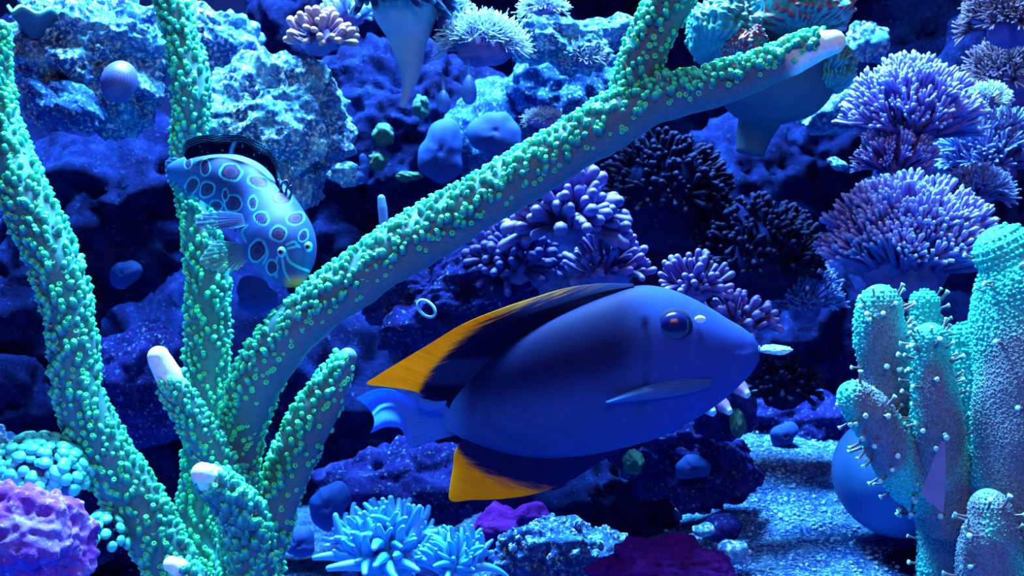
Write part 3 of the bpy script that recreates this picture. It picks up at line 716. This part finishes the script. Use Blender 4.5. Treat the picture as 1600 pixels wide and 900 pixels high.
# pale feathery corals top centre
M['feather'] = tip_mat('feathery_polyps', [(0, (.05, .07, .30)), (.55, (.15, .18, .46)), (.8, (.32, .50, .74)), (1, (.45, .78, .92))], .5, .25, .3, trans=.15)
FE = meshes([t_flower(.45, 8, .62, .045, .020, .75, seed=41+k) for k in range(4)], M['feather'])
clump('feather_coral', 'pale feathery coral patch right of the pale stalk at the top', 'coral', 755, 78, 66, 40, .17, FE, 110, (30, 44), M['anth_base'], up=.25, back=.5)
clump('feather_coral', 'narrow pale feathery coral strip hugging the pale stalk', 'coral', 698, 30, 22, 42, .18, FE, 40, (24, 36), M['anth_base'], up=.2)
clump('feather_coral', 'small cream feathery coral on top of the white ledge', 'coral', 850, 20, 34, 16, .2, FE, 34, (22, 30), M['anth_base'], up=.3)
clump('feather_coral', 'little feathery tuft in the shade under the white ledge', 'coral', 910, 95, 20, 18, .19, FE, 20, (20, 30), M['anth_base'], up=.1)
clump('feather_coral', 'low pale frilly mat on the boulder under the white ledge', 'coral', 850, 192, 36, 14, .2, FE, 46, (12, 20), M['anth_base'], up=.5)
# orange tinged soft coral
M['tan'] = tip_mat('tan_fingers', [(0, (.03, .03, .18)), (.6, (.16, .09, .22)), (1, (.36, .22, .30))], .5, .3, .3)
TA = meshes([t_finger(.15, .2), t_finger(.13, .4), t_finger(.17, -.2)], M['tan'])
clump('finger_coral', 'brownish pink finger coral left of the pale stalk', 'coral', 500, 65, 46, 34, .18, TA, 46, (26, 40), M['anth_base'], up=.2, part='finger')
M['bluefinger'] = tip_mat('blue_fingers', [(0, (.05, .08, .4)), (.6, (.14, .3, .7)), (1, (.45, .75, .95))], .5, .3, .3)
BF = meshes([t_finger(.14, .3), t_finger(.12, .5), t_finger(.16, -.3)], M['bluefinger'])
clump('finger_coral', 'bright blue tipped finger coral above the brownish pink one', 'coral', 545, 30, 36, 28, .2, BF, 44, (20, 34), M['anth_base'], up=.3, part='finger')
# violet frogspawn and dim carpets
M['frog'] = tip_mat('violet_fingers', [(0, (.015, .012, .11)), (.6, (.055, .036, .23)), (1, (.10, .09, .45))], .5, .25, .25)
FR = meshes([t_finger(.115, .25, 8), t_finger(.10, .5, 8), t_finger(.13, -.35, 8), t_finger(.11, .15, 8, bulb=1.35)], M['frog'])
clump('frogspawn_coral', 'violet frogspawn coral head of thick fingers under the long branch', 'coral', 882, 352, 66, 56, .10, FR, 110, (46, 80), M['anth_base'], up=0.0, part='finger', core=.52, lo=-.8, spread=1.2)
M['frogdim'] = tip_mat('dim_violet_fingers', [(0, (.012, .010, .12)), (.6, (.03, .028, .22)), (1, (.04, .04, .30))], .6, .15, .3)
FD = meshes([t_finger(.14, .3, 7), t_finger(.12, .5, 7), t_finger(.15, -.35, 7)], M['frogdim'])
clump('frogspawn_coral', 'dim frogspawn coral left below the violet head', 'coral', 805, 420, 56, 46, .14, FD, 120, (32, 50), M['anth_base'], up=.1, part='finger', core=.8)
clump('frogspawn_coral', 'small violet fingers just above the back of the large fish', 'coral', 950, 425, 52, 32, .12, FR, 56, (30, 48), M['anth_base'], up=.2, part='finger', core=.7)
clump('frogspawn_coral', 'violet fingers along the brow of the large fish', 'coral', 1085, 452, 40, 34, .10, FR, 50, (28, 44), M['anth_base'], up=.15, part='finger', core=.7)
clump('frogspawn_coral', 'row of violet fingers above the snout of the large fish', 'coral', 1150, 510, 50, 34, .11, FR, 60, (28, 44), M['anth_base'], up=.1, part='finger', core=.7)
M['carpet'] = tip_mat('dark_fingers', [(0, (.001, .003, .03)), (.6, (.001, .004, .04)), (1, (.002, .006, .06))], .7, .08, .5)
CA = meshes([t_finger(.13, .3, 6, 4), t_finger(.11, .5, 6, 4), t_finger(.14, -.35, 6, 4)], M['carpet'])
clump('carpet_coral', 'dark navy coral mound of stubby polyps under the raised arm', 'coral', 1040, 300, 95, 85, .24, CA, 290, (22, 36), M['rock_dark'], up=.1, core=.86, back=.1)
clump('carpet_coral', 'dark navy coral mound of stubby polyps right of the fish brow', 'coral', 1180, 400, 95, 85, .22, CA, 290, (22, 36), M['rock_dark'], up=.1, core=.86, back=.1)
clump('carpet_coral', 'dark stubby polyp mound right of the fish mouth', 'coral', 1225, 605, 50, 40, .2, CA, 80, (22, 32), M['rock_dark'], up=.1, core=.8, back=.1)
# anemone
M['anemone'] = tip_mat('anemone_tentacles', [(0, (.02, .26, .60)), (.5, (.03, .38, .88)), (.85, (.04, .40, .94)), (1, (.10, .34, .85))], .35, .4, .25, trans=.15)
TT = meshes([t_taper(.13, .35), t_taper(.12, -.25), t_taper(.14, .55), t_taper(.13, .15, wig=.08)], M['anemone'])
M['anem_base'] = flat_mat('anemone_flesh', (.04, .22, .5), (.08, .34, .65), 60)
clump('sea_anemone', 'bright blue sea anemone with tapering tentacles at the bottom centre', 'anemone', 608, 880, 76, 56, -.05, TT, 130, (54, 84), M['anem_base'], part='tentacle', up=.40, core=.55, lo=-.2, back=.8, wide=1.15)
clump('sea_anemone', 'smaller blue anemone joined to the right of the large one', 'anemone', 712, 890, 46, 36, -.07, TT, 70, (36, 54), M['anem_base'], part='tentacle', up=.45, core=.6, lo=-.2, back=.8, wide=1.15)
# teal beads
M['bead'] = tip_mat('teal_beads', [(0, (.05, .10, .3)), (.45, (.05, .30, .42)), (.7, (.03, .48, .54)), (1, (.06, .66, .66))], .35, .4, .2)
BE = meshes([t_bead()], M['bead'])
M['bead_flesh'] = flat_mat('bead_coral_flesh', (.03, .08, .30), (.07, .12, .38), 60)
clump('bead_coral', 'teal coral of flat round beads at the lower left edge', 'coral', 62, 742, 78, 58, .0, BE, 150, (15, 24), M['bead_flesh'], part='bead', up=.35, core=.88, lo=-.6, back=.3, wide=.85)
clump('bead_coral', 'few small teal beads between the magenta rock and the left branch', 'coral', 160, 845, 30, 40, .0, BE, 22, (14, 19), M['rock_dark'], part='bead', up=.2, core=.86, back=.3)

# ------------------------------------------------------------------ pale stalked toadstool at the top
M['stalk'] = flat_mat('pale_stalk', (.08, .18, .44), (.12, .24, .50), 50, .6)
M['drape'] = tip_mat('dark_drape', [(0, (.004, .008, .06)), (.85, (.006, .014, .09)), (.95, (.02, .12, .3)), (1, (.04, .3, .45))], .7, .06, .1)
td = thing('toadstool_coral', 'pale stalked toadstool coral with dark drooping tentacles at the top', 'coral', P(630, 168, .17))
q = catmull(np.array([(*P(a, b, .17), L(wd, .17)/2) for a, b, wd in [(633, 168, 10), (636, 145, 18), (639, 120, 28), (640, 95, 40), (638, 62, 60), (636, 30, 96), (636, -10, 106), (636, -40, 110)]]), 40)
V, F = tube(q[:, :3], q[:, 3], 24)
V = [Vector(v)+Vector((1, .4, 0))*.004*noise.noise(Vector(v)*40) for v in V]
obj('stalk', V, F, M['stalk'], td)
for k in range(15):
    a = -math.pi*.02-math.pi*.96*k/14; c = P(632, -4+rnd.uniform(-6, 6), .17); rr = L(54, .17)
    p0 = c+Vector((math.cos(a)*rr*.8, math.sin(a)*rr*.8, .006)); p1 = c+Vector((math.cos(a)*rr*1.25, math.sin(a)*rr*1.25, 0)); l = L(rnd.uniform(22, 46), .17)
    p2 = p1+Vector((math.cos(a+.8)*.003, -.004, -l*.6)); p3 = p1+Vector((math.cos(a+.8)*.012, -.002, -l))
    cc = catmull(np.array([tuple(p) for p in (p0, p1, p2, p3)]), 14)
    V, F = tube(cc, L(1, .17)*np.interp(np.linspace(0, 1, 14), [0, .5, .85, 1], [5, 7.5, 5.5, 2.5]), 8)
    obj('tentacle', V, F, M['drape'], td, {'tip': np.repeat(np.linspace(0, 1, 14), 8)})
# ------------------------------------------------------------------ chalice coral, upper right
M['chal'] = tip_mat('ridged_chalice', [(0, (.008, .04, .16)), (.30, (.02, .26, .34)), (.42, (.03, .34, .40)), (.55, (.24, .04, .11)), (.75, (.20, .05, .12)), (.86, (.04, .42, .50)), (1, (.12, .75, .78))], .5, .3, .3, 200)
M['under'] = flat_mat('chalice_underside', (.014, .06, .16), (.026, .09, .20), 50, .7)
ch = thing('chalice_coral', 'plate coral with toothed teal and red ridges in the upper right, behind the branch tip', 'coral', P(1200, 195, .12))
def ridged(px, py, rx, rz, Y, ry, nrid, red, tilt, seed):
    V0, F = ico(6); c = P(px, py, Y); Rm = Matrix.Rotation(tilt, 3, 'Y'); V, A = [], []; so = Vector((seed*3.1, 0, 0))
    for v in V0:
        p = Vector(v); a = math.atan2(p.x, -p.y+.25*p.z); hmp = fbm(p*1.6+so, 3); ww = noise.noise(p*2.5+so)
        rid = abs(math.sin(a*nrid*.5+3.2*ww)); teeth = .5+.5*math.sin(p.z*26+5*ww)
        f = 1+.22*hmp+.085*rid*(.45+.55*teeth)
        V.append(Rm @ Vector((p.x*L(rx, Y)*f, p.y*ry*f, p.z*L(rz, Y)*f))+c)
        t = .10+.36*rid**2*(.4+.6*teeth)+red*.36*sm(-.1, .25, hmp+.25*red)
        if rid*teeth > .62 and p.z > .05: t = max(t, .86)
        A.append(min(1, t))
    o = obj('ridged_lobe', V, F, M['chal'], ch, {'tip': A})
    return o
ridged(1128, 52, 58, 42, .11, .05, 26, .15, .5, 1)
o = ridged(1162, 76, 34, 30, .085, .03, 30, 1.3, .3, 2); o['label'] = 'small red lobe at the front of the plate'
ridged(1238, 26, 84, 44, .12, .06, 34, .75, -.05, 3)
ridged(1180, 8, 70, 40, .15, .05, 30, .4, .1, 4)
ridged(1290, 112, 36, 36, .12, .04, 28, .2, .2, 5)
V, na = [], 90
c = P(1212, 122, .13); ra = L(92, .13)
for i in range(26):
    u = i/25; th = u*math.pi/2
    for j in range(na):
        a = j/na*2*math.pi; sc = 1+.05*math.sin(a*4+1)*math.cos(th)+.02*math.sin(a*9)*math.cos(th)
        V.append((c.x+math.cos(a)*ra*math.cos(th)**.75*sc, c.y+math.sin(a)*.05*math.cos(th)**.75*sc, c.z-L(70, .13)*math.sin(th)**1.3+.003*math.sin(a*4)*math.cos(th)))
V += [(c.x, c.y, c.z)]; top = len(V)-1
F = [(i*na+j, (i+1)*na+j, (i+1)*na+(j+1) % na, i*na+(j+1) % na) for i in range(25) for j in range(na)]+[(j, (j+1) % na, top) for j in range(na)]
o = obj('underside', V, F, M['under'], ch); o['label'] = 'smooth grey blue underside of the plate'
q = catmull(np.array([tuple(P(a, b, .15)) for a, b in ((1190, 180), (1180, 205), (1172, 240))]), 16)
V, F = tube(q, np.linspace(L(34, .15), L(22, .15), 16), 18); obj('stem', V, F, M['under'], ch)

# ------------------------------------------------------------------ finger leather coral on the right
M['lpolyp'] = tip_mat('leather_polyps', [(0, (.14, .10, .20)), (.6, (.18, .20, .26)), (.82, (.16, .55, .62)), (1, (.35, .85, .88))], .5, .3, .25, trans=.1)
M['tuber'] = col_mat('leather_tubercle', .5, .25, 300, .15, .05)
lc = thing('leather_coral', 'teal and mauve leather coral with thick knobbly lobes at the right edge', 'coral', P(1520, 910, .02))
LP = [mk('polyp', *t[:2], M['lpolyp'], {'tip': t[2]}) for t in (lathe([(.11, 0, 0), (.09, .5, .4), (.10, .75, .6), (.17, .85, .8), (.19, .96, 1), (.10, 1.0, 1)], 7), lathe([(.12, 0, 0), (.10, .6, .45), (.15, .85, .8), (.20, .95, 1), (.10, .98, .9)], 7))]
LP2 = LP
MAUVE2, TEAL = np.array((.095, .12, .24)), np.array((.022, .44, .46))
bare = [(1378, 600, 46, 140), (1590, 670, 78, 210), (1465, 690, 44, 90), (1545, 900, 52, 70), (1385, 690, 40, 66), (1458, 630, 26, 66), (1495, 820, 60, 100), (1510, 900, 60, 60)]
v1, f1 = ico(1)
def lobe(pts, seg=40, npoly=26, flat=1.0, tub=7.5):
    ctl = np.array([(*P(a, b, y), L(wd, y)/2) for a, b, wd, y in pts])
    n = 60; cr = catmull(ctl, n); C, R = cr[:, :3], cr[:, 3]
    V, F = tube(C, R, seg, True, 9)
    V = np.array([Vector(v)+Vector(v-C[min(i//seg, n-1)]).normalized()*.0030*noise.noise(Vector(v)*38) for i, v in enumerate(V)])
    dep = V[:, 1]-CAM_Y; PX = V[:, 0]/dep*FPX+800; PY = 450-(V[:, 2]-CAM_Z)/dep*FPX
    def tealness(px, py, v):
        w_ = 0
        for bx_, by_, rx_, ry_ in bare: w_ = max(w_, sm(1.15, .6, math.hypot((px-bx_)/rx_, (py-by_)/ry_)+.25*noise.noise(Vector(v)*50)))
        return 1-.9*w_
    T_ = np.array([tealness(a, b, v) for a, b, v in zip(PX, PY, V)])[:, None]
    cols = MAUVE2*(1-T_)+TEAL*T_
    o = obj('lobe', V, F, M['leather'], lc, {'Col': cols})
    # small tubercles all over the skin
    mats, tc = [], []
    T, N, B = frames(C); ln = np.linalg.norm(np.diff(C, axis=0), axis=1).sum()
    Ce = np.vstack([C, C[-1]+np.outer(np.linspace(.15, .95, 5)*R[-1], T[-1])]); Re = np.concatenate([R, R[-1]*np.sqrt(1-np.linspace(.15, .95, 5)**2)])
    Ne = np.vstack([N, np.tile(N[-1], (5, 1))]); Be = np.vstack([B, np.tile(B[-1], (5, 1))])
    s = L(tub, pts[0][3]); rows = int(ln/s)
    k_ = list(np.linspace(0, n-1, rows))+[n+q for q in range(5)]
    for ri, t in enumerate(k_):
        m = max(3, int(2*math.pi*Re[min(int(t), len(Re)-1)]/s))
        for q in range(m):
            ph = (q+.5*(ri % 2)+rnd.uniform(-.38, .38))/m*2*math.pi
            tt = t if t >= n else min(n-1, max(0, t+(rnd.uniform(-.45, .45)+1.6*math.sin(ph*3+ri*.13))*(n-1)/rows))
            i = min(int(tt), len(Ce)-1); a = ph; nr = math.cos(a)*Ne[i]+math.sin(a)*Be[i]
            fr = tt-i if i+1 < n else 0
            cen = Ce[i]*(1-fr)+Ce[min(i+1, len(Ce)-1)]*fr; rad = Re[i]*(1-fr)+Re[min(i+1, len(Re)-1)]*fr
            if nr[1] > .45: continue
            p = Vector(cen+nr*rad); p = p+Vector(nr)*.0030*noise.noise(p*38)
            d = p.y-CAM_Y; te = tealness(p.x/d*FPX+800, 450-(p.z-CAM_Z)/d*FPX, p)
            z_ = s*(.20+.26*te)*rnd.uniform(.75, 1.1)
            mats.append(orient(p, nr, z_, 0)); tc.append((MAUVE2*1.1*(1-te)+TEAL*1.25*te))
    tv, tf, _ = join_inst((v1, f1, np.zeros(len(v1))), mats)
    obj('tubercles', tv, tf, M['tuber'], o, {'Col': np.repeat(np.array(tc), len(v1), axis=0)}, kind='stuff')
    # standing polyps, thickest towards the tip and along the silhouette
    for q in range(int(npoly*1.7)):
        t = (1-rnd.random()**1.5)*(len(Ce)-2); i = int(t); a = rnd.uniform(0, 6.283)
        nr = math.cos(a)*Ne[i]+math.sin(a)*Be[i]
        if nr[1] > .35: continue
        if nr[1] < -.8 and rnd.random() < .5: continue
        d = Vector(nr)+Vector(T[min(i, n-1)])*(.35 if i < n else 1.2)+Vector((rnd.uniform(-.3, .3), rnd.uniform(-.3, .3), rnd.uniform(-.2, .3)))
        inst('polyp', rnd.choice(LP), orient(Vector(Ce[i]+nr*Re[i]*.97), d, L(rnd.uniform(15, 24)), rnd.uniform(0, 6), 1.0), o)
    return o
lobe([(1475, 800, 90, .03), (1430, 720, 90, .02), (1398, 640, 84, .01), (1382, 560, 80, .005), (1378, 500, 74, .0), (1377, 480, 66, .0)], npoly=46)
lobe([(1470, 700, 70, .04), (1455, 600, 64, .035), (1446, 520, 54, .03), (1445, 475, 46, .03)], npoly=26)
lobe([(1490, 820, 90, .0), (1475, 720, 86, -.01), (1462, 640, 74, -.02), (1455, 570, 64, -.022), (1451, 535, 52, -.022)], npoly=48)
lobe([(1470, 790, 70, .02), (1415, 735, 80, .0), (1385, 690, 78, -.01), (1352, 640, 66, -.02), (1335, 622, 54, -.022)], npoly=42)
lobe([(1530, 900, 110, .06), (1520, 700, 96, .05), (1512, 600, 84, .05), (1505, 535, 64, .05)], npoly=20)
lobe([(1590, 980, 170, .0), (1600, 800, 170, -.02), (1606, 640, 165, -.03), (1605, 500, 160, -.03), (1590, 420, 128, -.03), (1580, 400, 104, -.03)], 56, npoly=34)
lobe([(1560, 990, 120, -.04), (1550, 900, 100, -.05), (1546, 830, 82, -.055), (1545, 800, 66, -.055)], npoly=34)
lobe([(1520, 960, 150, .03), (1500, 860, 130, .02), (1490, 780, 110, .02)], npoly=14)
M['flap'] = flat_mat('bare_stem_skin', (.10, .15, .40), (.13, .19, .46), 80, .6)
tri = [(1477, 690), (1470, 690), (1438, 772), (1474, 802), (1478, 760)]
V = [P(a, b, -.058) for a, b in tri]+[P(a, b, -.052) for a, b in tri]; m = len(tri)
F = [tuple(range(m)), tuple(range(2*m-1, m-1, -1))]+[(i, i+m, (i+1) % m+m, (i+1) % m) for i in range(m)]
o = obj('stem_flap', V, F, M['flap'], lc, smooth=False); o['label'] = 'flat bare lilac flap between the lobes'
# ------------------------------------------------------------------ smooth blue dome
V, F = ico(5); c = P(1402, 742, .07); V = [Vector((v[0]*L(98, .07)*(1+.03*v[2]), v[1]*.045, v[2]*L(96, .07)))+c for v in V]
tag(obj('smooth_boulder', V, F, M['smooth'], origin=c), 'smooth round blue dome under the lowest leather coral lobe', 'stone')
# ------------------------------------------------------------------ small things of the reef
M['shell'] = tip_mat('ribbed_shell', [(0, (.02, .03, .22)), (.5, (.035, .05, .28)), (1, (.07, .12, .42))], .5, .35, .2)
c = P(187, 128, .17); V, A = [], []; Fs = []
for i in range(22):
    th = i/21*math.pi*.5
    for j in range(40):
        a = j/40*2*math.pi; rr = math.cos(th)*(1+.03*math.sin(th*40))
        v = Vector((math.cos(a)*rr*L(28, .17), -math.sin(th)*L(26, .17), math.sin(a)*rr*L(33, .17)))
        v = Matrix.Rotation(.35, 3, 'Y') @ v; V.append(v+c); A.append(.5+.5*math.sin(th*36)*.6)
Fs = [(i*40+j, i*40+(j+1) % 40, (i+1)*40+(j+1) % 40, (i+1)*40+j) for i in range(21) for j in range(40)]
tag(obj('limpet_shell', V, Fs, M['shell'], origin=c, attrs={'tip': A}), 'violet domed shell clinging to the top left rock', 'shell')
M['sac'] = flat_mat('blue_sac', (.02, .08, .42), (.03, .12, .5), 60, .5, .3)
for px, py, rx, rz, lb in ((693, 158, 12, 18, 'left, smaller one of two blue sacs hanging under the feathery coral'), (733, 140, 13, 24, 'right, longer one of two blue sacs hanging under the feathery coral')):
    c = P(px, py, .15); V0, F = ico(3); V = []
    for v in V0:
        u = (v[2]+1)/2; V.append((c.x+v[0]*L(rx, .15)*(1.15-.5*u), c.y+v[1]*L(rx, .15), c.z+v[2]*L(rz, .15)))
    t = thing('sea_squirt', lb, 'sea squirt', c+Vector((0, 0, L(rz, .15))), 'blue sacs under the feathery coral')
    obj('sac', V, F, M['sac'], t)
    q = catmull(np.array([tuple(P(px, py-rz*.8, .15)), tuple(P(px-1, py-rz*1.4, .155)), tuple(P(px-2, py-rz*2.2, .165))]), 8)
    V, F = tube(q, np.full(8, L(3, .15)), 7); obj('stem', V, F, M['sac'], t)
M['disc'] = tip_mat('blue_discs', [(0, (.003, .016, .14)), (.7, (.006, .030, .21)), (1, (.010, .048, .28))], .7, .06, .2)
def disc(label, px, py, rx, rz, Y, tilt=0.0, mat='disc'):
    c = P(px, py, Y); V, A = [], []
    for i in range(16):
        u = i/15
        for j in range(48):
            a = j/48*2*math.pi; k = 1+.16*math.sin(a*2+px)+.09*math.sin(a*3+px*2)+.03*math.sin(a*7)
            v = Vector((math.cos(a)*u*k*L(rx, Y), -.009*(1-u**3)+.0012*noise.noise(Vector((math.cos(a)*u*2.2, math.sin(a)*u*2.2, px)))+.0012*math.exp(-(u/.12)**2), math.sin(a)*u*k*L(rz, Y)))
            V.append(Matrix.Rotation(tilt, 3, 'X') @ v+c); A.append(u)
    for j in range(48):
        a = j/48*2*math.pi; v = Vector((math.cos(a)*.5*L(rx, Y), .02, math.sin(a)*.5*L(rz, Y))); V.append(Matrix.Rotation(tilt, 3, 'X') @ v+c); A.append(.2)
    F = [(i*48+j, (i+1)*48+j, (i+1)*48+(j+1) % 48, i*48+(j+1) % 48) for i in range(16) for j in range(48)]
    return tag(obj('mushroom_coral', V, F, M[mat], origin=c, attrs={'tip': A}), label, 'coral', 'mushroom discs')
disc('blue mushroom disc below the two hanging sacs', 690, 238, 40, 44, .265)
disc('wide blue mushroom disc left above the long branch', 775, 210, 38, 42, .235, -.2)
disc('dim blue mushroom disc left of the spotted fish mouth, beside the upright branch', 195, 428, 24, 22, .24)
disc('dim blue mushroom disc between the spotted fish and the long branch', 400, 462, 36, 26, .2)
disc('dim blue disc low behind the drooping right hand branch', 470, 848, 26, 22, .12)
disc('dim blue disc beside the anemone, above its left tentacles', 515, 790, 32, 36, .16)
disc('lilac blue disc on the rock under the fish belly', 1082, 730, 24, 22, .10)
disc('small dim disc on the dark rock right of the fish chin', 1225, 680, 22, 20, .28)
M['sponge'] = flat_mat('green_sponge', (.010, .045, .07), (.022, .085, .09), 50, .85, .1, .6)
for px, py, rx, rz, lb in ((600, 212, 16, 18, 'green sponge patch left of the blue disc under the stalk'), (590, 252, 14, 16, 'green sponge patch lowest beside the whitish knob'), (702, 205, 14, 24, 'green sponge patch on the upper edge of the blue disc'), (658, 168, 12, 18, 'green sponge patch right of the stalk foot'), (640, 276, 22, 8, 'flat green sponge patch just above the long branch'), (990, 722, 16, 18, 'green sponge patch on the rock under the fish belly'), (1152, 660, 10, 20, 'green sponge patch beside the pale cones')):
    rock(lb, px, py, rx, rz, .278 if px < 900 else (.098 if px < 1100 else .083), 'sponge', k=4, name='sponge', cat='sponge', group='green sponge patches', ry=.012)
M['tubes'] = flat_mat('blue_tube', (.04, .14, .5), (.07, .2, .6), 50, .6)
q = catmull(np.array([tuple(P(a, b, .12)) for a, b in ((600, 362), (599, 340), (596, 310))]), 14)
V, F = tube(q, L(1, .12)*np.interp(np.linspace(0, 1, 14), [0, .7, 1], [6.5, 7.5, 6]), 14, True, 4)
tag(obj('tube_sponge', V, F, M['tubes'], origin=P(600, 362, .12)), 'slim blue tube sponge standing just behind the long branch', 'sponge')
q = np.array([tuple(P(570+a, 258+b, .15)) for a, b in ((-6, 26), (-2, 14), (0, 2), (-3, -12))])
V, F = tube(catmull(q, 16), L(1, .15)*np.array([9, 9, 9.5, 10, 9, 8, 7.5, 8, 8.5, 8, 7.5, 7, 7, 7, 6.5, 6]), 12, True, 4)
tag(obj('knobbed_sponge', V, F, M['disc'], origin=P(564, 284, .15), attrs={'tip': np.full(len(V), .9)}), 'lilac knobbed sponge bud beside the whitish knob of rock', 'sponge')
# open ring shaped squirt on the speckled rock
cc = P(667, 482, .09); pts = np.array([tuple(cc+Vector((math.cos(a)*L(13, .09)+math.sin(a)*.002, -.004, math.sin(a)*L(9, .09)-math.cos(a)*.004))) for a in np.linspace(0, 2*math.pi, 30)])
M['ring'] = flat_mat('pale_ring', (.10, .3, .75), (.4, .7, .95), 120, .3, .5)
V, F = tube(pts, np.full(30, L(2.2, .09)), 8)
tag(obj('ring_squirt', V, F, M['ring'], origin=cc), 'small pale ring shaped sea squirt on the speckled rock above the orange fin', 'sea squirt')
# pale cones under the mouth
M['cone'] = tip_mat('pale_cones', [(0, (.16, .08, .30)), (.6, (.28, .2, .5)), (1, (.5, .75, .95))], .3, .5, .15)
for px, py, s, lb in ((1105, 640, 22, 'left pale cone barnacle under the fish chin'), (1132, 640, 20, 'middle pale cone barnacle under the fish chin'), (1158, 612, 22, 'right pale cone barnacle nearest the fish mouth')):
    V, F, A = lathe([(.5, 0, 0), (.48, .3, .2), (.36, .6, .5), (.24, .9, .9), (.2, 1, 1), (.1, .9, 1)], 12)
    Mx = orient(P(px-6, py-10, .065), (.5, -.6, -.55), L(s, .06)*1.2); V = (np.hstack([V, np.ones((len(V), 1))]) @ np.array(Mx).T)[:, :3]
    tag(obj('barnacle', V, F, M['cone'], origin=P(px-6, py-10, .065), attrs={'tip': A}), lb, 'barnacle', 'pale cones under the mouth')
# dark cup coral with green rim in the top left corner
cu = thing('cup_coral', 'dark cup coral with a bright green rim in the top left corner', 'coral', P(55, 50, .2))
V, F, A = lathe([(.3, 0, 0), (.6, .4, .1), (.95, .9, .3), (1.08, 1.15, .9), (1.0, 1.2, 1), (.85, 1.0, .4), (.4, .5, .1)], 40)
V[:, 2] += .12*np.sin(np.arctan2(V[:, 1], V[:, 0])*6)*(V[:, 2] > .8)
Mx = orient(P(58, 60, .2), (.05, -.25, 1), L(38, .2)); V = (np.hstack([V, np.ones((len(V), 1))]) @ np.array(Mx).T)[:, :3]
M['cup'] = tip_mat('cup_flesh', [(0, (.01, .03, .12)), (.5, (.02, .10, .22)), (.85, (.06, .55, .5)), (1, (.12, .8, .65))], .5, .3, .3)
obj('cup', V, F, M['cup'], cu, {'tip': A})
